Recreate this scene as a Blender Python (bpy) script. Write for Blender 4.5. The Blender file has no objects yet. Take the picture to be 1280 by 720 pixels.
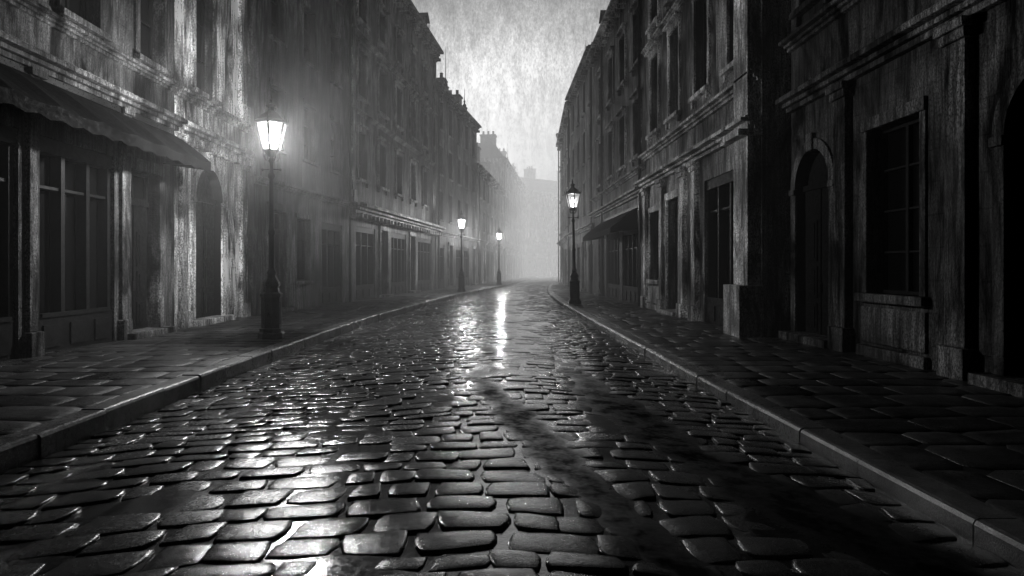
import bpy, math, random
import numpy as np
from mathutils import Vector
random.seed(7); np.random.seed(7)
S=bpy.context.scene
S.view_settings.view_transform='Standard'; S.view_settings.look='None'; S.view_settings.exposure=0
COL=S.collection

# ---------------------------------------------------------------- materials
def newmat(name):
    m=bpy.data.materials.new(name); m.use_nodes=True
    nt=m.node_tree; b=nt.nodes['Principled BSDF']; return m,nt,b
def N(nt,t,**k):
    n=nt.nodes.new(t)
    for a,v in k.items(): setattr(n,a,v)
    return n
def noise(nt,vec,scale,detail=4,rough=.6,sc=(1,1,1),dist=0):
    mp=N(nt,'ShaderNodeMapping'); mp.inputs['Scale'].default_value=sc
    nt.links.new(vec,mp.inputs['Vector'])
    n=N(nt,'ShaderNodeTexNoise'); n.inputs['Scale'].default_value=scale
    n.inputs['Detail'].default_value=detail; n.inputs['Roughness'].default_value=rough; n.inputs['Distortion'].default_value=dist
    nt.links.new(mp.outputs[0],n.inputs['Vector']); return n.outputs['Fac']
def ramp(nt,fac,a,b,va,vb):
    r=N(nt,'ShaderNodeMapRange'); r.inputs['From Min'].default_value=a; r.inputs['From Max'].default_value=b
    r.inputs['To Min'].default_value=va; r.inputs['To Max'].default_value=vb
    nt.links.new(fac,r.inputs['Value']); return r.outputs[0]
def mth(nt,op,a,b=None):
    m=N(nt,'ShaderNodeMath',operation=op)
    for i,v in enumerate((a,b)):
        if v is None: continue
        if isinstance(v,(int,float)): m.inputs[i].default_value=v
        else: nt.links.new(v,m.inputs[i])
    return m.outputs[0]
def stone_mat(name,alb,rough=.55,block=True,streak=1.0,coarse=1.0):
    m,nt,b=newmat(name)
    pos=N(nt,'ShaderNodeTexCoord').outputs['Object']
    s1=ramp(nt,noise(nt,pos,1.0,4,.68,(1.7,1.7,.42),.6),.39,.61,1-.94*streak,1.6)
    s2=ramp(nt,noise(nt,pos,1.0,3,.75,(13,13,1.2),.4),.36,.64,1-.72*streak,1.5)
    s3=ramp(nt,noise(nt,pos,1.0,2,.85,(38,38,22)),.37,.63,.0,2.0)
    s4=ramp(nt,noise(nt,pos,.45*coarse,3,.6),.38,.62,.15,1.5)
    f=mth(nt,'MULTIPLY',mth(nt,'MULTIPLY',s1,s2),mth(nt,'MULTIPLY',s3,s4))
    hgt=noise(nt,pos,14,4,.75)
    if block:
        sx=N(nt,'ShaderNodeSeparateXYZ'); nt.links.new(pos,sx.inputs[0])
        cx=N(nt,'ShaderNodeCombineXYZ'); nt.links.new(mth(nt,'ADD',sx.outputs[0],sx.outputs[1]),cx.inputs[0]); nt.links.new(sx.outputs[2],cx.inputs[1])
        br=N(nt,'ShaderNodeTexBrick'); nt.links.new(cx.outputs[0],br.inputs['Vector'])
        br.inputs['Scale'].default_value=1; br.inputs['Brick Width'].default_value=1.1; br.inputs['Row Height'].default_value=.46
        br.inputs['Mortar Size'].default_value=.01; br.inputs['Mortar Smooth'].default_value=.6
        br.inputs['Color1'].default_value=(1,1,1,1); br.inputs['Color2'].default_value=(.8,.8,.8,1); br.inputs['Mortar'].default_value=(.65,.65,.65,1)
        bw=N(nt,'ShaderNodeRGBToBW'); nt.links.new(br.outputs['Color'],bw.inputs[0])
        f=mth(nt,'MULTIPLY',f,bw.outputs[0])
        hgt=mth(nt,'SUBTRACT',hgt,mth(nt,'MULTIPLY',br.outputs['Fac'],.25))
    v=mth(nt,'MULTIPLY',f,alb)
    c=N(nt,'ShaderNodeCombineColor')
    for i in range(3): nt.links.new(v,c.inputs[i])
    nt.links.new(c.outputs[0],b.inputs['Base Color'])
    nt.links.new(ramp(nt,s2,.4,1.4,rough+.2,rough-.15),b.inputs['Roughness'])
    nt.links.new(ramp(nt,s1,0,1.5,.1,.5),b.inputs['Specular IOR Level'])
    bp=N(nt,'ShaderNodeBump'); bp.inputs['Strength'].default_value=.8; bp.inputs['Distance'].default_value=.035
    nt.links.new(hgt,bp.inputs['Height']); nt.links.new(bp.outputs[0],b.inputs['Normal'])
    return m
def simple_mat(name,alb,rough,sc=8,metal=0,bump=.2,spec=.5):
    m,nt,b=newmat(name)
    b.inputs['Specular IOR Level'].default_value=spec
    pos=N(nt,'ShaderNodeTexCoord').outputs['Object']
    f=ramp(nt,noise(nt,pos,sc,5,.65,(1,1,.25)),.3,.7,.5*alb,1.5*alb)
    c=N(nt,'ShaderNodeCombineColor')
    for i in range(3): nt.links.new(f,c.inputs[i])
    nt.links.new(c.outputs[0],b.inputs['Base Color'])
    nt.links.new(ramp(nt,noise(nt,pos,sc*2.3,4),.3,.7,rough*.7,min(1,rough*1.4)),b.inputs['Roughness'])
    b.inputs['Metallic'].default_value=metal
    bp=N(nt,'ShaderNodeBump'); bp.inputs['Strength'].default_value=bump; bp.inputs['Distance'].default_value=.01
    nt.links.new(noise(nt,pos,sc*6,4),bp.inputs['Height']); nt.links.new(bp.outputs[0],b.inputs['Normal'])
    return m
def paving_mat(name,alb,r0,r1,spec=.6,bump=.35,fine=.35):
    m,nt,b=newmat(name)
    pos=N(nt,'ShaderNodeTexCoord').outputs['Object']
    a=N(nt,'ShaderNodeAttribute',attribute_name='rnd').outputs['Fac']
    g=N(nt,'ShaderNodeAttribute',attribute_name='rut').outputs['Fac']
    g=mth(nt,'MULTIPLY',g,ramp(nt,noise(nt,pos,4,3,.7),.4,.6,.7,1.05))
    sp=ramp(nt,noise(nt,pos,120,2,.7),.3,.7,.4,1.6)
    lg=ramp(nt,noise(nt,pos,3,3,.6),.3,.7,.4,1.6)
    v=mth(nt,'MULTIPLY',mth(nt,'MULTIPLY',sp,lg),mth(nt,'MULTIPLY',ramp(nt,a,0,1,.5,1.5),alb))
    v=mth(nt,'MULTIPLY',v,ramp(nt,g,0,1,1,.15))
    c=N(nt,'ShaderNodeCombineColor')
    for i in range(3): nt.links.new(v,c.inputs[i])
    nt.links.new(c.outputs[0],b.inputs['Base Color'])
    wet=noise(nt,pos,.55,3,.6,(1,.6,1))
    r=mth(nt,'ADD',ramp(nt,wet,.36,.62,r1,r0),mth(nt,'MULTIPLY',a,.08))
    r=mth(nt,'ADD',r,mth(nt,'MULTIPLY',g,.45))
    r=mth(nt,'ADD',r,ramp(nt,noise(nt,pos,26,3,.7),.35,.65,-.04,.1))
    nt.links.new(r,b.inputs['Roughness'])
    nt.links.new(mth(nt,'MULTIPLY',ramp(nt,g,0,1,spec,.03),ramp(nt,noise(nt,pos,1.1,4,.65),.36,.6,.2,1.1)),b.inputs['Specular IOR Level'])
    bp=N(nt,'ShaderNodeBump'); bp.inputs['Strength'].default_value=bump; bp.inputs['Distance'].default_value=.012
    h=mth(nt,'ADD',noise(nt,pos,12,4,.65),mth(nt,'MULTIPLY',noise(nt,pos,110,2,.6),fine))
    nt.links.new(h,bp.inputs['Height']); nt.links.new(bp.outputs[0],b.inputs['Normal'])
    return m
M={}
M['stoneA']=stone_mat('limestone_pale',.75,.5)
M['stoneB']=stone_mat('limestone_grey',.24,.5)
M['stoneC']=stone_mat('sooty_render',.07,.6,block=False)
M['stoneD']=stone_mat('sooty_stone',.12,.55)
M['stoneE']=stone_mat('dark_stone',.055,.6)  # dimness of the near walls and recesses put into the colour
M['stoneF']=stone_mat('dark_trim',.085,.6,block=False)  # darker version of the trim stone, for the dark walls
M['trim']=stone_mat('trim_stone',.42,.42,block=False,streak=.9)
M['wood']=simple_mat('painted_timber',.006,.55,5,spec=.18)
M['frame']=simple_mat('window_frame_paint',.008,.5,9,spec=.15)
M['roof']=simple_mat('slate',.04,.4,4)
M['canvas']=simple_mat('awning_canvas',.005,.95,6,spec=.04)
M['iron']=simple_mat('cast_iron',.010,.33,14,metal=0.3)
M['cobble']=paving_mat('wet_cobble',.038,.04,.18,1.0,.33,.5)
M['flag']=paving_mat('wet_flagstone',.03,.18,.5,.32,.7,.6)
M['kerb']=paving_mat('wet_granite_kerb',.22,.2,.4,.6,.6)
M['mortar']=simple_mat('mortar_grit',.016,.7,20,spec=.15)
M['wetjoint']=paving_mat('wet_joint_grit',.008,.04,.11,1.0,.2,.2)
M['earth']=simple_mat('ground_soil',.03,.8,2)
m,nt,b=newmat('window_glass'); b.inputs['Base Color'].default_value=(.004,.004,.004,1); b.inputs['Roughness'].default_value=.2; b.inputs['Specular IOR Level'].default_value=.2
pos=N(nt,'ShaderNodeTexCoord').outputs['Object']
bp=N(nt,'ShaderNodeBump'); bp.inputs['Strength'].default_value=.15; bp.inputs['Distance'].default_value=.05
nt.links.new(noise(nt,pos,2,3),bp.inputs['Height']); nt.links.new(bp.outputs[0],b.inputs['Normal'])
M['glass']=m
def lantern_glass(k):
    m,nt,b=newmat('lantern_glass')
    nt.nodes.remove(b); out=nt.nodes['Material Output']
    tr=N(nt,'ShaderNodeBsdfTransparent'); em=N(nt,'ShaderNodeEmission')
    pos=N(nt,'ShaderNodeTexCoord').outputs['Object']
    sx=N(nt,'ShaderNodeSeparateXYZ'); nt.links.new(pos,sx.inputs[0])
    es=mth(nt,'MULTIPLY',ramp(nt,sx.outputs[2],3.84,4.38,5.0*k,.45*k),ramp(nt,noise(nt,pos,9,3),.3,.7,.4,1.6))
    nt.links.new(es,em.inputs['Strength'])
    ad=N(nt,'ShaderNodeAddShader'); nt.links.new(tr.outputs[0],ad.inputs[0]); nt.links.new(em.outputs[0],ad.inputs[1]); nt.links.new(ad.outputs[0],out.inputs[0])
    tr.inputs[0].default_value=(.8,.8,.8,1)
    return m
def mantle_mat(k):
    m,nt,b=newmat('lamp_mantle'); b.inputs['Emission Strength'].default_value=520*k; b.inputs['Emission Color'].default_value=(1,1,1,1); return m

# ---------------------------------------------------------------- mesh helper
class Part:
    def __init__(s): s.v=[]; s.f=[]
    def quad(s,pts):
        i=len(s.v); s.v+= [tuple(p) for p in pts]; s.f.append(tuple(range(i,i+len(pts))))
    def hexa(s,p):
        i=len(s.v); s.v+=[tuple(q) for q in p]
        for f in ((0,3,2,1),(4,5,6,7),(0,1,5,4),(1,2,6,5),(2,3,7,6),(3,0,4,7)): s.f.append(tuple(i+k for k in f))
    def rev(s,prof,n,c=(0,0),smooth=True,rot=0,cap=True):
        i=len(s.v)
        for r,z in prof:
            for k in range(n):
                a=rot+2*math.pi*k/n; s.v.append((c[0]+r*math.cos(a),c[1]+r*math.sin(a),z))
        for j in range(len(prof)-1):
            for k in range(n):
                s.f.append((i+j*n+k,i+j*n+(k+1)%n,i+(j+1)*n+(k+1)%n,i+(j+1)*n+k))
        if cap:
            s.f.append(tuple(i+k for k in range(n))[::-1]); j=len(prof)-1; s.f.append(tuple(i+j*n+k for k in range(n)))
    def make(s,name,mat,parent=None,smooth=False,bevel=0):
        if not s.v: return None
        me=bpy.data.meshes.new(name); me.from_pydata(s.v,[],s.f); me.update()
        me.materials.append(mat)
        if smooth:
            for p in me.polygons: p.use_smooth=True
        o=bpy.data.objects.new(name,me); COL.objects.link(o)
        if parent: o.parent=parent
        if bevel:
            md=o.modifiers.new('b','BEVEL'); md.width=bevel; md.segments=1; md.limit_method='ANGLE'
        return o
def empty(name,loc=(0,0,0)):
    e=bpy.data.objects.new(name,None); COL.objects.link(e); e.location=loc; e.empty_display_size=.3; return e

# ---------------------------------------------------------------- street plan
KLp=[(-12,-3.9),(14,-3.9),(20,-3.72),(30,-2.9),(42,-1.55),(58,.75),(80,3.4),(115,8)]
KRp=[(-12,2.8),(14,2.62),(30,2.72),(42,3.15),(58,4.5),(80,7.3),(115,12)]
FLp=[(-12,-7.5),(20.6,-7.5),(21,-7.25),(29,-6.2),(46,-4.1),(60,-1.7),(80,.8),(115,5)]
FRp=[(-12,6.1),(14,6.1),(14.05,5.5),(50,5.5),(68,6.4),(100,11),(115,14)]
def interp(P,y,sm=0):
    xs=[p[0] for p in P]; ys=[p[1] for p in P]
    if sm: return (np.interp(y-sm,xs,ys)+np.interp(y,xs,ys)+np.interp(y+sm,xs,ys))/3
    return np.interp(y,xs,ys)
KL=lambda y: interp(KLp,y,3); KR=lambda y: interp(KRp,y,3)
RUT1=[(2.4,1.2),(3.5,.88),(4.5,.6),(6.24,.27),(8.8,-.2),(14,-.55),(22,-.5)]
RUT2=[(2.4,2.5),(4.06,2.0),(5.44,1.55),(8.25,1.15),(14,.95),(22,1.2)]
def rutf(x,y):
    nz=.03*np.sin(y*5.1+x*3)+.025*np.sin(y*11.3-x*7)
    f=np.clip((12-y)/5,0,1)
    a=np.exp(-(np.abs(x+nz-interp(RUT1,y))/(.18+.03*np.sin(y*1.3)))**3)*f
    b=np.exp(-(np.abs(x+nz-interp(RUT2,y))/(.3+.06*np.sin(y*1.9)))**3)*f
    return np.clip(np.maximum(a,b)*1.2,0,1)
def puddle(x,y):
    n=np.sin(x*2.9+1.3*np.sin(y*.83))*np.sin(y*1.37+1.1*np.sin(x*1.9+2))+.5*np.sin(x*5.3+y*2.1+1)*np.sin(y*3.3-x)
    mid=np.exp(-((x-.02*y-.1)/(.65+.012*y))**2)*np.clip((y-6.5)/6,0,1)
    n2=.5+.5*np.sin(y*2.3+1.4*np.sin(x*2.1))*np.sin(x*3.1+y*.7)
    lft=.7*np.exp(-((x+1.75)/.6)**2)*np.clip((11-y)/3,0,1)
    return np.clip(np.clip((n+lft-.55)*2.2,0,1)+mid*(.75+.7*n2),0,1.5)*(1-rutf(x,y))
def base(x,y):
    xc=.5*(KL(y)+KR(y))+.75
    return .14-.055*(np.sqrt((x-xc)**2+.15)-.35)
def crown(x,y): return base(x,y)-.024*rutf(x,y)
def joint(x,y): return base(x,y)-.014+.0135*puddle(x,y)
PZ=.13
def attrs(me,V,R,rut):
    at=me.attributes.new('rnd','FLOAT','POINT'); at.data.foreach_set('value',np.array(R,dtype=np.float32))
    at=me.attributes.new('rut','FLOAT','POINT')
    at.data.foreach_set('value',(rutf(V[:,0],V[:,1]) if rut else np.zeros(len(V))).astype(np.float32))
def paving(name,mat,xl,xr,y0,y1,dy,wr,gap,hf,lift,tilt,rut,dome,K=12,ring=((1,-.035),(.99,-.010),(.96,-.003),(.88,.0),(.45,.6)),parent=None,pw=8,jit=.12):
    V=[];F=[];R=[];off=0
    ang=np.arange(K)*2*math.pi/K+math.pi/K
    c,s=np.cos(ang),np.sin(ang); p=pw
    rr=(np.abs(c)**p+np.abs(s)**p)**(-1/p); cu,cv=c*rr,s*rr
    y=y0
    while y<y1:
        d=dy*random.uniform(.75,1.25)
        x=float(xl(y+d/2)); xe=float(xr(y+d/2)); first=True
        while x<xe-.05:
            w=random.uniform(*wr)
            if first: w*=random.uniform(.4,1); first=False
            if xe-(x+w)<wr[0]*.5: w=xe-x
            j=lambda: random.uniform(-1,1)*dy*jit
            wob=lambda xx,yy: .05*math.sin(xx*1.7+yy*.9)+.03*math.sin(xx*4.1+yy*2.3)
            g=gap
            q=[(x+g+j(),y+g+j()),(x+w-g+j(),y+g+j()),(x+w-g+j(),y+d-g+j()),(x+g+j(),y+d-g+j())]
            q=np.array([(a,b_+wob(a,b_)) for a,b_ in q])
            tx=random.gauss(0,tilt); ty=random.gauss(0,tilt); dz=random.gauss(0,lift); cx,cy=x+w/2,y+d/2
            rnd=random.random()
            er=1+np.random.uniform(-.07,.025,K)*(1 if pw<12 else .3)
            for sc,zo in ring+((0,1),):
                if sc==0: u=np.array([0.]);v=np.array([0.])
                else: u=cu*sc*er; v=cv*sc*er
                a=(1-u)/2;b_=(1-v)/2
                P=(a*b_)[:,None]*q[0]+((1-a)*b_)[:,None]*q[1]+((1-a)*(1-b_))[:,None]*q[2]+(a*(1-b_))[:,None]*q[3]
                if zo>0: zz=dome*zo
                else: zz=zo
                z=hf(P[:,0],P[:,1])+zz+dz+tx*(P[:,0]-cx)+ty*(P[:,1]-cy)
                V.append(np.column_stack([P,z])); R+= [rnd]*len(u)
            nr=len(ring)
            for r in range(nr-1):
                for k in range(K):
                    F.append((off+r*K+k,off+r*K+(k+1)%K,off+(r+1)*K+(k+1)%K,off+(r+1)*K+k))
            ce=off+nr*K
            for k in range(K): F.append((off+(nr-1)*K+k,off+(nr-1)*K+(k+1)%K,ce))
            off=ce+1
            x+=w
        y+=d
    V=np.vstack(V)
    me=bpy.data.meshes.new(name); me.from_pydata(V.tolist(),[],F); me.materials.append(mat)
    attrs(me,V,R,rut)
    me.polygons.foreach_set('use_smooth',[True]*len(me.polygons)); me.update()
    o=bpy.data.objects.new(name,me); COL.objects.link(o)
    if parent: o.parent=parent
    return o
def sheet(name,mat,xl,xr,y0,y1,hf,ny,nx,parent=None,rut=False):
    ys=np.linspace(y0,y1,ny+1); a=xl(ys); b_=xr(ys)
    t=np.linspace(0,1,nx+1)
    X=a[:,None]+(b_-a)[:,None]*t[None]; Yg=np.repeat(ys[:,None],nx+1,1)
    X=X.ravel(); Yg=Yg.ravel(); V=np.column_stack([X,Yg,hf(X,Yg)])
    F=[]
    for i in range(ny):
        for k in range(nx):
            q=i*(nx+1)+k; F.append((q,q+1,q+nx+2,q+nx+1))
    me=bpy.data.meshes.new(name); me.from_pydata(V.tolist(),[],F); me.materials.append(mat)
    attrs(me,V,[.3]*len(V),rut)
    for p in me.polygons: p.use_smooth=True
    o=bpy.data.objects.new(name,me); COL.objects.link(o)
    if parent:o.parent=parent
    return o
road=empty('road')
sheet('wet_joints_near',M['wetjoint'],lambda y:KL(y)-.1,lambda y:KR(y)+.1,0,22,joint,340,110,road,True)
sheet('wet_joints_far',M['wetjoint'],lambda y:KL(y)-.1,lambda y:KR(y)+.1,22,118,joint,500,36,road)
sheet('wet_joints_behind',M['wetjoint'],lambda y:KL(y)-.1,lambda y:KR(y)+.1,-10,0,joint,20,20,road)
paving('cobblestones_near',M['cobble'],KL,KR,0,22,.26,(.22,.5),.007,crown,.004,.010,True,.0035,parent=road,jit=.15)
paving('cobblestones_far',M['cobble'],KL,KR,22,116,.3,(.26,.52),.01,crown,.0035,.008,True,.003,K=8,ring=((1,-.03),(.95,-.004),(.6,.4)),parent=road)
flat=lambda x,y: PZ+0*x+.004*np.sin(x*2.1+y)+.004*np.sin(y*.7)
KW=.27
for nm,a,b_ in (('pavement',lambda y:interp(FLp,y)-.15,lambda y:KL(y)-KW),('pavement',lambda y:KR(y)+KW,lambda y:interp(FRp,y)+.15)):
    e=empty(nm)
    sheet('bed',M['mortar'],a,b_,-10,116,lambda x,y:flat(x,y)-.008,120,3,e)
    paving('flagstones',M['flag'],a,b_,1,60,.55,(.4,1.0),.002,flat,.001,.003,False,.0005,K=16,ring=((1,-.03),(.998,-.004),(.985,0),(.5,.5)),parent=e,jit=.02,pw=20)
    sheet('far_slabs',M['flag'],a,b_,60,116,lambda x,y:flat(x,y),60,3,e)
def kerb(edge,sgn):
    p=Part(); y=-8
    while y<100:
        L=random.uniform(.7,1.25)
        pr=lambda yy: float(edge(yy))
        dz=random.uniform(-.008,.008); dx=random.uniform(-.01,.01)
        prof=[(0,-.2),(0,PZ-.02),(.015,PZ+.004),(.04,PZ+.012),(KW-.02,PZ+.012),(KW-.005,PZ-.03)]
        ya,yb=y+.004,y+L-.004
        for t,(a,z) in enumerate(prof[:-1]):
            a2,z2=prof[t+1]
            p.quad([(pr(ya)+sgn*a+dx,ya,z+dz),(pr(yb)+sgn*a+dx,yb,z+dz),(pr(yb)+sgn*a2+dx,yb,z2+dz),(pr(ya)+sgn*a2+dx,ya,z2+dz)])
        p.quad([(pr(ya)+sgn*a+dx,ya,z+dz) for a,z in prof]); p.quad([(pr(yb)+sgn*a+dx,yb,z+dz) for a,z in prof])
        y+=L
    return p.make('kerb',M['kerb'])
kerb(KL,-1); kerb(KR,1)
g=Part(); g.quad([(-900,-900,-.3),(900,-900,-.3),(900,900,-.3),(-900,900,-.3)]); g.make('ground',M['earth'])

# ---------------------------------------------------------------- buildings
class B:
    def __init__(s,p0,p1,side,name='townhouse'):
        s.p0=Vector(p0); d=Vector(p1)-s.p0; s.L=d.length; s.t=d/s.L
        s.n=Vector((s.t.y,-s.t.x)) if side=='L' else Vector((-s.t.y,s.t.x))
        s.e=empty(name,(s.p0.x,s.p0.y,0)); s.P={}
    def pt(s,u,z,d): q=s.p0+s.t*u+s.n*d; return (q.x-s.p0.x,q.y-s.p0.y,z)
    def part(s,k): return s.P.setdefault(k,Part())
    def box(s,k,u0,u1,z0,z1,d0,d1):
        f=s.pt
        s.part(k).hexa([f(u0,z0,d0),f(u1,z0,d0),f(u1,z0,d1),f(u0,z0,d1),f(u0,z1,d0),f(u1,z1,d0),f(u1,z1,d1),f(u0,z1,d1)])
    def q(s,k,*pts): s.part(k).quad([s.pt(*p) for p in pts])
    def wall(s,h,ops,rev=.3,k='walls'):
        us=sorted({0,s.L,*[o[0] for o in ops],*[o[1] for o in ops]}); zs=sorted({0,h,*[o[2] for o in ops],*[o[3] for o in ops]})
        for a,b_ in zip(us,us[1:]):
            for c,d in zip(zs,zs[1:]):
                mu,mz=(a+b_)/2,(c+d)/2
                if any(o[0]<mu<o[1] and o[2]<mz<o[3] for o in ops): continue
                s.q(k,(a,c,0),(b_,c,0),(b_,d,0),(a,d,0))
        for o in ops:
            a,b_,c,d=o[:4]; kind=o[4]
            if b_>s.L or a<0: continue
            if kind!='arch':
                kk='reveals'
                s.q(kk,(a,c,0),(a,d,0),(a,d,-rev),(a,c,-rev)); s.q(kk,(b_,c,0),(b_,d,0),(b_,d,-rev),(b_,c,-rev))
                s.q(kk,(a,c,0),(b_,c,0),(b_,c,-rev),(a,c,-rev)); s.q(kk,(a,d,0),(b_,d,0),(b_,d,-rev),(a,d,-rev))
            getattr(s,kind)(a,b_,c,d,rev)
    def glaze(s,a,b_,c,d,rev,nu=2,nz=3):
        s.q('glass',(a,c,-rev+.02),(b_,c,-rev+.02),(b_,d,-rev+.02),(a,d,-rev+.02))
        f=.055; D0,D1=-rev+.03,-rev+.09
        s.box('window_frames',a,a+f,c,d,D0,D1); s.box('window_frames',b_-f,b_,c,d,D0,D1)
        s.box('window_frames',a+f,b_-f,c,c+f,D0,D1-.004); s.box('window_frames',a+f,b_-f,d-f,d,D0,D1-.004)
        for i in range(1,nu):
            u=a+(b_-a)*i/nu; w=.035 if i*2==nu else .018; s.box('window_frames',u-w,u+w,c+f,d-f,D0,D1-.008)
        for i in range(1,nz):
            z=c+(d-c)*i/nz; s.box('window_frames',a+f,b_-f,z-.016,z+.016,D0,D1-.02)
    def win(s,a,b_,c,d,rev):
        s.glaze(a,b_,c,d,rev)
        t=.16
        s.box('window_surrounds',a-t,a,c,d,-.02,.06); s.box('window_surrounds',b_,b_+t,c,d,-.02,.06)
        s.box('window_surrounds',a-t,b_+t,d,d+.2,-.02,.075); s.box('window_surrounds',a-t-.08,b_+t+.08,d+.2,d+.29,-.02,.2)
        s.box('sills',a-t-.05,b_+t+.05,c-.12,c,-.25,.17)
        for uu in (a-t+.02,b_+t-.14): s.box('sills',uu,uu+.12,c-.3,c-.12,-.01,.11)
    def winplain(s,a,b_,c,d,rev):
        s.glaze(a,b_,c,d,rev); s.box('sills',a-.1,b_+.1,c-.1,c,-.25,.12)
        s.box('window_surrounds',a-.1,b_+.1,d,d+.16,-.02,.04)
    def winlow(s,a,b_,c,d,rev):
        s.glaze(a,b_,c,d,rev,2,4)
        s.box('window_surrounds',a-.14,a,c,d,-.02,.04); s.box('window_surrounds',b_,b_+.14,c,d,-.02,.04)
        s.box('window_surrounds',a-.14,b_+.14,d,d+.2,-.02,.06)
        s.box('sills',a-.2,b_+.2,c-.14,c,-.25,.13); s.box('sills',a-.15,b_+.15,.35,c-.22,-.02,.05); s.box('sills',a-.2,b_+.2,.12,.3,-.02,.1)
    def panels(s,a,b_,c,d,rev,n=2):
        s.q('door',(a,c,-rev+.02),(b_,c,-rev+.02),(b_,d,-rev+.02),(a,d,-rev+.02))
        w=(b_-a)/n; H=d-c
        for i in range(n):
            u0,u1=a+i*w+.03,a+(i+1)*w-.03
            s.box('door',u0,u1,c+.02,d,-rev+.03,-rev+.08)
            for z0,z1 in ((c+.25,c+.25+H*.18),(c+.35+H*.18,c+H*.5),(c+.1+H*.5,c+H*.8)):
                s.box('door',u0+.1,u1-.1,z0,z1,-rev+.081,-rev+.11); s.box('door',u0+.16,u1-.16,z0+.06,z1-.06,-rev+.111,-rev+.13)
        s.part('door_handle'); s.box('door_handle',a+w-.11,a+w-.07,c+1.0,c+1.2,-rev+.082,-rev+.15)
    def door(s,a,b_,c,d,rev):
        s.panels(a,b_,c,d-.7,rev); s.box('door',a,b_,d-.7,d-.6,-rev+.02,-rev+.12); s.glaze(a,b_,d-.6,d,rev,2,1)
        t=.18; s.box('window_surrounds',a-t,a,c,d,-.02,.07); s.box('window_surrounds',b_,b_+t,c,d,-.02,.07)
        s.box('window_surrounds',a-t,b_+t,d,d+.24,-.02,.085); s.box('sills',a-.3,b_+.3,PZ-.1,PZ+.12,-rev,.3)
    def arch(s,a,b_,c,d,rev):
        r=(b_-a)/2; uc=(a+b_)/2; zs=d-r; n=16; dr=.22
        A=[(uc-r*math.cos(math.pi*i/n),zs+r*math.sin(math.pi*i/n)) for i in range(n+1)]
        for (u0,z0),(u1,z1) in zip(A,A[1:]):
            s.q('walls',(u0,z0,0),(u1,z1,0),(u1,d,0),(u0,d,0))
            s.q('door',(u0,z0,0),(u1,z1,0),(u1,z1,-dr),(u0,z0,-dr))  # arch reveal in the near-black door colour, shade of the opening put in
        for u in (a,b_): s.q('door',(u,c,0),(u,zs,0),(u,zs,-dr),(u,c,-dr))
        R=r+.2
        Bo=[(uc-R*math.cos(math.pi*i/n),zs+R*math.sin(math.pi*i/n)) for i in range(n+1)]
        for i in range(n):
            (u0,z0),(u1,z1)=A[i],A[i+1]; (v0,y0),(v1,y1)=Bo[i],Bo[i+1]; k='window_surrounds'
            s.q(k,(u0,z0,.05),(u1,z1,.05),(v1,y1,.05),(v0,y0,.05)); s.q(k,(v0,y0,.05),(v1,y1,.05),(v1,y1,0),(v0,y0,0)); s.q('door',(u0,z0,.05),(u1,z1,.05),(u1,z1,-.01),(u0,z0,-.01))
        s.box('window_surrounds',uc-.12,uc+.12,d-.04,d+.3,-.02,.1)
        s.box('window_surrounds',a-.2,a,c,zs-.12,-.02,.05); s.box('window_surrounds',b_,b_+.2,c,zs-.12,-.02,.05)
        s.box('window_surrounds',a-.22,a,zs-.12,zs,-.02,.08); s.box('window_surrounds',b_,b_+.22,zs-.12,zs,-.02,.08)
        s.panels(a,b_,c,zs-.05,dr+.02); s.box('door',a,b_,zs-.05,zs+.06,-dr-.02,-dr+.1)
        s.q('door',(a,zs+.06,-dr),(b_,zs+.06,-dr),(b_,d,-dr),(a,d,-dr))
        s.box('sills',a-.3,b_+.3,PZ-.1,PZ+.14,-dr,.28)
    def shop(s,a,b_,c,d,rev):
        n=max(2,round((b_-a)/.85)); w=(b_-a)/n
        s.q('glass',(a,c,-rev+.02),(b_,c,-rev+.02),(b_,d,-rev+.02),(a,d,-rev+.02))
        s.box('shopfront',a,b_,c,c+.65,-rev+.03,-.05); 
        for i in range(n+1):
            u=min(max(a+i*w,a+.05),b_-.05); s.box('shopfront',u-.05,u+.05,c+.65,d-.25,-rev+.03,-.08)
        for i in range(n): s.box('shopfront',a+i*w+.14,a+(i+1)*w-.14,c+.14,c+.52,-.05,-.02)
        s.box('shopfront',a,b_,d-.25,d,-rev+.03,-.04); s.box('shopfront',a+.1,b_-.1,c+.65,c+.72,-.1,-.02)
        s.box('shopfront',a+.1,b_-.1,d-.85,d-.8,-rev+.03,-.12)
    def band(s,z,h=.28,pr=.3,k='cornice',u0=0,u1=None,dent=0):
        u1=s.L if u1 is None else u1
        for f0,f1,p in ((0,.3,.35),(.3,.55,.6),(.55,.85,1),(.85,1,.8)):
            s.box(k,u0,u1,z+h*f0,z+h*f1,-.02-.001*f0,pr*p)
        if dent:
            u=u0+.1
            while u<u1-.2: s.box(k,u,u+.14,z-.2,z-.002,-.01,pr*.7); u+=dent
    def pil(s,u0,u1,z0,z1,d=.12,k='pilasters'):
        s.box(k,u0,u1,z0+.5,z1-.25,-.02,d); s.box(k,u0-.06,u1+.06,z0,z0+.5,-.02,d+.07); s.box(k,u0-.05,u1+.05,z1-.25,z1-.12,-.02,d+.05); s.box(k,u0-.09,u1+.09,z1-.12,z1,-.02,d+.1)
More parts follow.
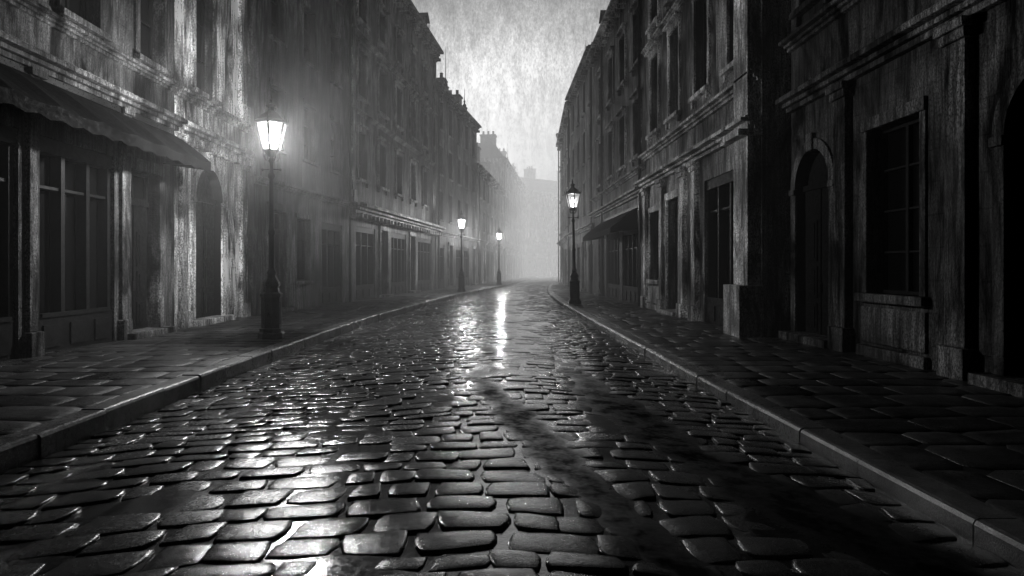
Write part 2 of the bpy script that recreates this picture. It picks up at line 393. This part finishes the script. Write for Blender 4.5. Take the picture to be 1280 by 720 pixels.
    def awning(s,u0,u1,zw,zf,dep,ribs=1.1):
        n=max(1,round((u1-u0)/ribs)); k='awning'; m_=5
        for i in range(n*4):
            a=u0+(u1-u0)*i/(n*4); b_=u0+(u1-u0)*(i+1)/(n*4)
            def zz(u,f): ph=((u-u0)/(u1-u0)*n)%1; sag=.07*math.sin(math.pi*ph)*math.sin(math.pi*min(1,f*.8)); return zw+(zf-zw)*(f**1.25)-sag
            for j in range(m_):
                f0,f1=j/m_,(j+1)/m_
                s.q(k,(a,zz(a+1e-6,f0),.05+dep*f0),(b_,zz(b_-1e-6,f0),.05+dep*f0),(b_,zz(b_-1e-6,f1),.05+dep*f1),(a,zz(a+1e-6,f1),.05+dep*f1))
            va=.2+.05*(i%2); vb=.2+.05*((i+1)%2)
            s.q(k,(a,zz(a+1e-6,1),.05+dep),(b_,zz(b_-1e-6,1),.05+dep),(b_,zf-vb,.05+dep),(a,zf-va,.05+dep))
        for u in (u0,u1): s.q(k,(u,zw,.05),(u,zf,.05+dep),(u,zf-.2,.05+dep),(u,zf-.05,.05))
        s.box('awning_frame',u0,u1,zw-.02,zw+.08,0.0,.1)
        for u in (u0+.02,u1-.06): s.box('awning_frame',u,u+.04,zf-.06,zf-.02,.0,dep)
    def pipe(s,u,z1,d=.16):
        x,y,_=s.pt(u,0,d); s.part('downpipe').rev([(.055,.15),(.055,z1)],8,(x,y))
        z=1.2
        while z<z1: s.part('downpipe').rev([(.075,z),(.075,z+.08)],8,(x,y)); z+=2.1
    def finial(s,u,z,d=-.4,h=1.6):
        x,y,_=s.pt(u,0,d); s.part('finials').rev([(.22,z-.6),(.22,z),(.28,z+.05),(.14,z+.2),(.16,z+.3),(.05,z+.45),(.09,z+.6),(.03,z+.75),(.008,z+h)],8,(x,y))
    def body(s,h,roof=2.4,dep=9,chim=(),dorm=0):
        L=s.L
        for u in (0,L): s.q('walls',(u,0,0),(u,h,0),(u,h,-dep),(u,0,-dep))
        s.q('walls',(0,0,-dep),(L,0,-dep),(L,h,-dep),(0,h,-dep))
        s.box('roof',0,L,h-.02,h+.1,-dep,.12)
        R=[(.05,h+.1),(-.9,h+roof*.75),(-dep/2,h+roof),(-dep+.9,h+roof*.75),(-dep,h+.1)]
        for (a,z0),(b_,z1) in zip(R,R[1:]): s.q('roof',(0,z0,a),(L,z0,a),(L,z1,b_),(0,z1,b_))
        for u in (0.001,L-.001): s.part('roof').quad([s.pt(u,z,d) for d,z in R])
        s.box('roof',0,L,h+.1,h+.2,.02,.16)
        for u,w,hh in chim:
            s.box('chimney',u,u+w,h,h+roof+hh,-3.0,-1.2); s.box('chimney',u-.08,u+w+.08,h+roof+hh,h+roof+hh+.15,-3.08,-1.12)
            for i in range(3):
                x,y,_=s.pt(u+w/2,0,-1.5-.6*i); s.part('chimney_pots').rev([(.15,h+roof+hh+.14),(.12,h+roof+hh+.6),(.15,h+roof+hh+.65)],8,(x,y))
        if dorm:
            n=int(L//dorm)
            for i in range(n):
                u=(i+.5)*L/n
                s.box('dormers',u-.5,u+.5,h+.2,h+1.5,-1.6,-.15); s.q('glass',(u-.35,h+.4,-.14),(u+.35,h+.4,-.14),(u+.35,h+1.3,-.14),(u-.35,h+1.3,-.14))
                s.q('roof',(u-.62,h+1.45,0),(u,h+1.95,0),(u,h+1.95,-1.8),(u-.62,h+1.45,-1.8)); s.q('roof',(u+.62,h+1.45,0),(u,h+1.95,0),(u,h+1.95,-1.8),(u+.62,h+1.45,-1.8))
                s.q('dormers',(u-.5,h+1.5,-.15),(u+.5,h+1.5,-.15),(u,h+1.93,-.15))
    def done(s,wall,trim=None):
        mm={'walls':wall,'reveals':M['stoneE'],'glass':M['glass'],'window_frames':M['frame'],'door':M['wood'],'door_handle':M['iron'],'shopfront':M['wood'],'roof':M['roof'],'awning':M['canvas'],'awning_frame':M['iron'],'downpipe':M['iron'],'chimney':M['stoneD'],'chimney_pots':M['stoneB'],'dormers':wall,'finials':M['stoneD']}  # reveals dark on every house, recess shade put into their colour
        for k,p in s.P.items():
            m_=mm.get(k,trim or M['trim'])
            o=p.make(k,m_,s.e)
            if k in('cornice','window_surrounds','sills','pilasters'):
                md=o.modifiers.new('b','BEVEL'); md.width=.014; md.segments=2; md.limit_method='ANGLE'
                md.use_clamp_overlap=True

def upper(b,us,w,floors,kind='win'):
    return [(u-w/2,u+w/2,z0,z1,kind) for z0,z1 in floors for u in us if u-w/2>0.1 and u+w/2<b.L-.1]
Z0=PZ-.05
# left shop building, darkened in colour where the lamp light falls off
b=B((-7.5,-8),(-7.5,16.1),'L')
Y=lambda y:y+8
ops=[(Y(14.1),Y(15.3),Z0,3.6,'door'),(Y(11.4),Y(13.6),Z0,3.75,'shop'),(Y(8.4),Y(10.9),Z0,3.75,'shop'),(Y(5.6),Y(6.9),Z0,3.6,'door'),(Y(1.5),Y(4.6),Z0,3.75,'shop'),(Y(-3),Y(0),Z0,3.75,'shop')]
ops+=upper(b,[Y(15.0),Y(12.5),Y(10.0),Y(7.5),Y(5.2),Y(2.7),Y(0)],1.05,[(6.0,8.9),(10.4,12.6)])
b.wall(14.5,ops); b.band(4.75,.3,.32); b.band(5.62,.2,.2); b.band(9.6,.25,.25); b.band(14.2,.5,.55,dent=.5)
for y in (13.75,11.05,8.05,5.2,1.0): b.pil(Y(y),Y(y)+.2,PZ-.1,4.75,.08)
b.awning(Y(8.2),Y(15.6),4.65,3.95,1.0)
b.body(14.5); b.done(M['stoneE'],M['stoneF'])
# left building with arched door, pale tone carries the lamp's light pool
b=B((-7.5,16.12),(-7.5,20.6),'L')
Y=lambda y:y-16.12
ops=[(Y(17.15),Y(18.8),Z0,4.15,'arch')]+upper(b,[Y(17.7)],1.1,[(6.0,8.9),(10.4,12.6)])
b.wall(15,ops); b.band(4.72,.32,.34,dent=.42); b.band(5.6,.22,.24); b.band(9.6,.25,.25); b.band(14.6,.5,.55,dent=.5)
b.pil(Y(20.1),Y(20.5),PZ-.1,4.7,.12); b.pil(Y(16.3),Y(16.62),PZ-.1,4.7,.1)
b.pil(Y(20.05),Y(20.5),5.85,14.5,.1)
b.body(15,chim=((Y(19),1.2,1),)); b.done(M['stoneA'])
# left third: dark
b=B((-7.25,20.62),(-6.2,29),'L')
ops=[(1.0,2.2,Z0,3.4,'door'),(3.1,4.3,1.1,3.3,'winplain'),(5.4,7.6,Z0,3.3,'shop')]+upper(b,[1.6,4.2,6.8],1.0,[(5.4,7.4),(8.9,10.9),(12.3,14.1)],'winplain')
b.wall(17,ops); b.band(4.1,.25,.2); b.band(16.7,.5,.45,dent=.5); b.pipe(8.1,16.5); b.body(17,chim=((6.6,1.1,.8),)); b.done(M['stoneC'],M['stoneF'])
# left fourth
b=B((-6.18,29.02),(-4.1,46),'L')
ops=[(.8,3.6,Z0,3.4,'shop'),(4.4,5.6,Z0,3.4,'door'),(6.4,9.4,Z0,3.4,'shop'),(10.2,11.4,Z0,3.4,'door'),(12.2,16,Z0,3.4,'shop')]+upper(b,[1.6,4.7,7.8,10.9,14],1.15,[(5.5,7.6),(9.1,11.2),(12.5,14.1)],'win')
b.wall(16,ops); b.band(3.9,.45,.75,dent=.6); b.band(8.3,.2,.2);b.band(11.7,.2,.2); b.band(15.6,.55,.6,dent=.6); b.pil(.05,.4,4.4,15.6); b.pil(16.6,17,4.4,15.6)
b.finial(16.6,16.7,-.3,1.5); b.finial(8.6,16.9,-.2,1.6)
b.body(16,2.2,chim=((1.2,1.2,.6),(9,1.1,.9),(15.4,1.1,.2)),dorm=4); b.done(M['stoneD'],M['stoneB'])
def auto(p0,p1,side,h,fl,mat,trim=None,chim=(),step=2.7,roof=2.4,name='townhouse',dorm=0,gf=3.2,fin=()):
    b=B(p0,p1,side,name); n=max(2,int(b.L/step)); us=[(i+.5)*b.L/n for i in range(n)]
    ops=[]
    for i,u in enumerate(us): ops.append((u-.95,u+.95,Z0,gf,'shop') if i%3!=1 else (u-.55,u+.55,Z0,gf,'door'))
    hs=(h-4.6)/fl; ops+=upper(b,us,1.0,[(4.9+hs*i,4.9+hs*i+hs*.62) for i in range(fl)],'winplain')
    for u,hh in fin: b.finial(u,h+.7,-.3,hh)
    b.wall(h,ops); b.band(3.8,.3,.35); b.band(h-.4,.45,.45,dent=.6); b.pipe(.2,h-.4); b.body(h,roof,chim=chim,dorm=dorm); b.done(mat,trim)
auto((-4.05,46.03),(-1.7,60),'L',14,3,M['stoneD'],M['stoneB'],((0.6,1.1,.9),(7,1,.6),(12.6,1,.7)),roof=1.6,fin=((4,3.0),(10.5,1.8)))
auto((-1.65,60.03),(.8,80),'L',10.6,2,M['stoneB'],None,((1,1.1,1.1),(9,1.1,1.3),(17,1.1,1)),roof=1.8)
auto((.85,80.03),(5,115),'L',14.5,3,M['stoneB'],None,((2,1.2,1),(14,1.2,1),(28,1.2,1)),roof=2,fin=((8,2.5),(22,2.5)))
# end of the street, closing it beyond the bend
auto((5.2,118),(26,134),'L',15,3,M['stoneB'],None,((2,1.2,1),(10,1.2,1.4)),roof=3)
auto((-30,150),(24,175),'L',15,3,M['stoneB'],None,((8,1.2,2),(24,1.2,1.4)),roof=3)
# right near
b=B((6.1,-8),(6.1,13.97),'R')
Y=lambda y:y+8
ops=[(Y(12.3),Y(13.7),Z0,3.85,'arch'),(Y(9.65),Y(11.05),1.15,3.8,'winlow'),(Y(6.6),Y(8.0),Z0,3.85,'arch'),(Y(3.4),Y(4.9),Z0,3.8,'door'),(Y(0),Y(1.6),1.15,3.8,'winlow')]
ops+=upper(b,[Y(12.95),Y(10.35),Y(7.6),Y(4.9),Y(2)],1.05,[(6.7,9.3),(10.8,12.8)])
b.wall(14,ops); b.band(4.75,.32,.34,dent=0); b.band(6.0,.24,.28); b.band(13.7,.5,.5,dent=.5)
for y in (11.55,8.55,5.6,2.4): b.pil(Y(y),Y(y)+.4,PZ-.1,4.75,.14)
b.body(14,chim=((Y(10),1.2,1),)); b.done(M['stoneE'],M['stoneF'])
# right second
b=B((5.5,14.0),(5.5,25),'R')
Y=lambda y:y-14
ops=[(Y(15.25),Y(17.9),Z0,3.85,'shop'),(Y(20.3),Y(21.7),Z0,3.7,'door'),(Y(22.8),Y(24.2),1.15,3.5,'winlow')]
ops+=upper(b,[Y(15.4),Y(18.1),Y(20.9),Y(23.5)],1.15,[(6.25,8.9),(10.0,11.9)])
b.wall(13,ops); b.band(4.45,.28,.45,dent=0); b.band(5.45,.24,.3); b.band(9.3,.2,.2); b.band(12.7,.5,.5,dent=.5)
b.box('pilasters',.02,.85,1.2,12.7,-.02,.3); b.box('pilasters',-.06,.93,Z0,1.2,-.02,.5); b.box('pilasters',-.05,.92,4.3,4.44,.0,.52)
for y in (18.35,19.55,22.05,24.5): b.pil(Y(y),Y(y)+.36,PZ-.1,4.45,.14)
b.pipe(Y(14.95),12.5,.16); b.body(13,1.8,chim=((Y(23),1.2,.6),)); b.done(M['stoneB'],M['trim'])
# right third with awning
b=B((5.5,25.03),(5.5,38),'R')
ops=[(1,4.6,Z0,3.2,'shop'),(5.3,8.9,Z0,3.2,'shop'),(9.9,11.1,Z0,3.2,'door')]+upper(b,[1.4,4.4,7.4,10.6],1.2,[(5.9,8.1),(9.5,11.6)],'win')
b.wall(13.2,ops); b.band(4.3,.3,.4); b.band(5.2,.2,.25); b.band(12.9,.45,.5,dent=.5); b.awning(.8,9.2,3.9,3.1,1.1); b.pipe(.3,12.8); b.pipe(9.4,12.8)
b.finial(12.6,13.9,-.3,1.4)
b.body(13.2,1.6,chim=((5,1.2,.8),(11.0,1.1,.8)),dorm=4); b.done(M['stoneD'],M['stoneB'])
auto((5.5,38.03),(5.5,50),'R',14,3,M['stoneD'],M['stoneB'],((1,1,.6),(10,1.1,.9)),roof=1.6,fin=((6,1.6),))
auto((5.5,50.03),(6.4,68),'R',13.8,3,M['stoneB'],None,((1,1.1,1),(9,1,.9),(16,1.1,.9)),roof=1.8)
auto((6.4,68.03),(11,100),'R',15,3,M['stoneB'],None,((1,1.1,1),(15,1,.9)),roof=2)

# ---------------------------------------------------------------- street lamps
def lamp(x,y,power,lean=0,k=1):
    e=empty('street_lamp',(x,y,PZ)); 
    p=Part()
    p.rev([(.27,-.02),(.27,.1),(.235,.13),(.235,.2)],8,rot=math.pi/8)
    p.rev([(.2,.2),(.2,.82),(.225,.86),(.225,.9),(.17,.94),(.15,1.04),(.18,1.08),(.17,1.14),(.1,1.24),(.085,1.3)],8,rot=math.pi/8)
    for kk in range(8):
        a=kk*math.pi/4; r=.2*math.cos(math.pi/8); c,s_=math.cos(a),math.sin(a)
        def P(rr,t,z): return (c*rr-s_*t,s_*rr+c*t,z)
        p.hexa([P(r,-.05,.28),P(r+.012,-.05,.28),P(r+.012,.05,.28),P(r,.05,.28),P(r,-.05,.74),P(r+.012,-.05,.74),P(r+.012,.05,.74),P(r,.05,.74)])
    p.make('pedestal',M['iron'],e,bevel=.008)
    p=Part()
    prof=[(.085,1.28),(.1,1.34),(.07,1.4),(.062,1.46),(.058,2.1),(.075,2.13),(.075,2.18),(.055,2.22),(.045,3.25),(.075,3.29),(.08,3.33),(.05,3.38),(.042,3.42),(.04,3.58),(.07,3.62),(.05,3.67),(.035,3.72)]
    p.rev(prof,14); p.make('post',M['iron'],e,smooth=True)
    p=Part()
    for sx in (-1,1):
        p.hexa([(0,-.014,3.43),(sx*.16,-.014,3.43),(sx*.16,.014,3.43),(0,.014,3.43),(0,-.014,3.458),(sx*.16,-.014,3.458),(sx*.16,.014,3.458),(0,.014,3.458)])
        p.rev([(.005,3.41),(.03,3.43),(.03,3.46),(.005,3.48)],8,(sx*.18,0))
    for kk in range(4):
        a=kk*math.pi/2+math.pi/4; pts=[(.04,3.6),(.1,3.62),(.15,3.68),(.165,3.76),(.155,3.83)]
        for (r0,z0),(r1,z1) in zip(pts,pts[1:]):
            c,s_=math.cos(a),math.sin(a); w=.012
            P=lambda r,t,z:(c*r-s_*t,s_*r+c*t,z)
            p.hexa([P(r0,-w,z0),P(r0+.02,-w,z0),P(r0+.02,w,z0),P(r0,w,z0),P(r1,-w,z1),P(r1+.02,-w,z1),P(r1+.02,w,z1),P(r1,w,z1)])
    p.make('bracket',M['iron'],e)
    n=6; zb,zt=3.84,4.38; rb,rt=.17,.31; rot=math.pi/6+.1
    f=Part(); gl=Part()
    f.rev([(.06,3.70),(rb-.03,3.78),(rb+.015,3.82),(rb+.015,3.85)],n,rot=rot)
    for kk in range(n):
        a=rot+2*math.pi*kk/n; a2=rot+2*math.pi*(kk+1)/n
        w=.02
        c,s_=math.cos(a),math.sin(a)
        P=lambda r,t,z:(c*r-s_*t,s_*r+c*t,z)
        f.hexa([P(rb-.015,-w,zb),P(rb+.015,-w,zb),P(rb+.015,w,zb),P(rb-.015,w,zb),P(rt-.015,-w,zt),P(rt+.015,-w,zt),P(rt+.015,w,zt),P(rt-.015,w,zt)])
        gl.quad([(rb*math.cos(a),rb*math.sin(a),zb),(rb*math.cos(a2),rb*math.sin(a2),zb),(rt*math.cos(a2),rt*math.sin(a2),zt),(rt*math.cos(a),rt*math.sin(a),zt)])
    f.rev([(rt+.02,zt-.01),(rt+.045,zt+.015),(rt+.045,zt+.04),(rt-.02,zt+.08),(.2,zt+.17),(.1,zt+.25),(.075,zt+.27),(.075,zt+.34),(.12,zt+.35),(.1,zt+.38),(.03,zt+.43),(.02,zt+.46),(.035,zt+.49),(.02,zt+.52),(.004,zt+.62)],n,rot=rot)
    for kk in range(n):
        a=rot+2*math.pi*kk/n; f.rev([(.006,zt+.02),(.022,zt+.05),(.018,zt+.08),(.004,zt+.15)],6,((rt+.03)*math.cos(a),(rt+.03)*math.sin(a)))
    f.make('lantern_frame',M['iron'],e); gl.make('lantern_panes',lantern_glass(k),e)
    mt=Part(); mt.rev([(.01,3.98),(.035,4.02),(.045,4.1),(.035,4.18),(.01,4.22)],10); mt.rev([(.012,3.84),(.012,3.98)],6); mt.make('mantle',mantle_mat(k),e,smooth=True)
    ld=bpy.data.lights.new('lamp_light','POINT'); ld.energy=power; ld.shadow_soft_size=.09; lo=bpy.data.objects.new('lamp_light',ld); COL.objects.link(lo); lo.parent=e; lo.location=(0,0,4.1)
    e.rotation_euler[1]=lean
lamp(-4.6,14.1,2700,.0,1)
lamp(3.15,27.2,260,-.02,.2)
lamp(-2.1,41.6,1300,0,1.2)
lamp(.25,58,2200,0,1.5)

# ---------------------------------------------------------------- mist, sky, back light
def mist(y0,y1,z1,dens,emi,scatter,aniso=.35,x0=-60,x1=70):
    p=Part(); p.hexa([(x0,y0,-.12),(x1,y0,-.12),(x1,y1,-.12),(x0,y1,-.12),(x0,y0,z1),(x1,y0,z1),(x1,y1,z1),(x0,y1,z1)])
    m=bpy.data.materials.new('mist'); m.use_nodes=True; nt=m.node_tree; nt.nodes.clear()
    o=N(nt,'ShaderNodeOutputMaterial')
    if scatter:
        v=N(nt,'ShaderNodeVolumePrincipled')
        v.inputs['Color'].default_value=(1,1,1,1); v.inputs['Density'].default_value=dens; v.inputs['Anisotropy'].default_value=aniso
        v.inputs['Emission Strength'].default_value=emi; v.inputs['Emission Color'].default_value=(1,1,1,1)
        nt.links.new(v.outputs[0],o.inputs['Volume'])
    else:
        a=N(nt,'ShaderNodeVolumeAbsorption'); a.inputs['Color'].default_value=(0,0,0,1); a.inputs['Density'].default_value=dens
        em=N(nt,'ShaderNodeEmission'); em.inputs['Strength'].default_value=emi  # haze brightness put in as emission, standing in for scattered sky light
        ad=N(nt,'ShaderNodeAddShader'); nt.links.new(a.outputs[0],ad.inputs[0]); nt.links.new(em.outputs[0],ad.inputs[1]); nt.links.new(ad.outputs[0],o.inputs['Volume'])
    p.make('mist',m)
mist(9,64,7.5,.008,.0,True,x0=-7.9,x1=6.5)
mist(30,201,46,.007,.0019,False)
mist(66,200.5,20,.019,.025,False)

w=bpy.data.worlds.new('World'); S.world=w; w.use_nodes=True; nt=w.node_tree
bg=nt.nodes['Background']; sk=N(nt,'ShaderNodeTexSky'); sk.sky_type='NISHITA'; sk.sun_disc=False
sk.sun_elevation=math.radians(6); sk.sun_rotation=math.radians(0); sk.dust_density=6; sk.air_density=1.5
bw=N(nt,'ShaderNodeRGBToBW'); nt.links.new(sk.outputs[0],bw.inputs[0])
tc=N(nt,'ShaderNodeTexCoord').outputs['Generated']
cl=ramp(nt,noise(nt,tc,4,6,.65,(1,1,1.2)),.3,.7,.6,1.35)
st=ramp(nt,noise(nt,tc,1,4,.75,(80,80,7)),.3,.7,.65,1.3)
gr=ramp(nt,noise(nt,tc,1,2,.8,(420,420,150)),.3,.7,.7,1.3)
# directional glow added low above the far end of the street (+Y)
dp=N(nt,'ShaderNodeVectorMath',operation='DOT_PRODUCT'); nt.links.new(tc,dp.inputs[0]); dp.inputs[1].default_value=(.04,.994,.1)
gl=mth(nt,'POWER',mth(nt,'MAXIMUM',dp.outputs['Value'],0),18)
gl=mth(nt,'ADD',mth(nt,'MULTIPLY',gl,4.2),.11)
v=mth(nt,'MULTIPLY',mth(nt,'MULTIPLY',bw.outputs[0],gl),mth(nt,'MULTIPLY',mth(nt,'MULTIPLY',cl,st),gr))
nt.links.new(v,bg.inputs['Color']); bg.inputs['Strength'].default_value=.03
sl=bpy.data.lights.new('back_light','SUN'); sl.energy=.06; sl.angle=math.radians(15); so=bpy.data.objects.new('back_light',sl); COL.objects.link(so)  # weak backlight added for edge highlights on kerbs and ledges
so.rotation_euler=Vector((0,-math.cos(math.radians(20)),-math.sin(math.radians(20)))).to_track_quat('-Z','Y').to_euler()

cam=bpy.data.cameras.new('camera'); co=bpy.data.objects.new('camera',cam); COL.objects.link(co)
cam.lens=24; cam.sensor_width=36; cam.clip_end=3000; cam.clip_start=.05
co.location=(0,0,1.56); co.rotation_euler=(math.radians(90),0,math.radians(-1.34)); cam.shift_y=-25/1280
S.camera=co
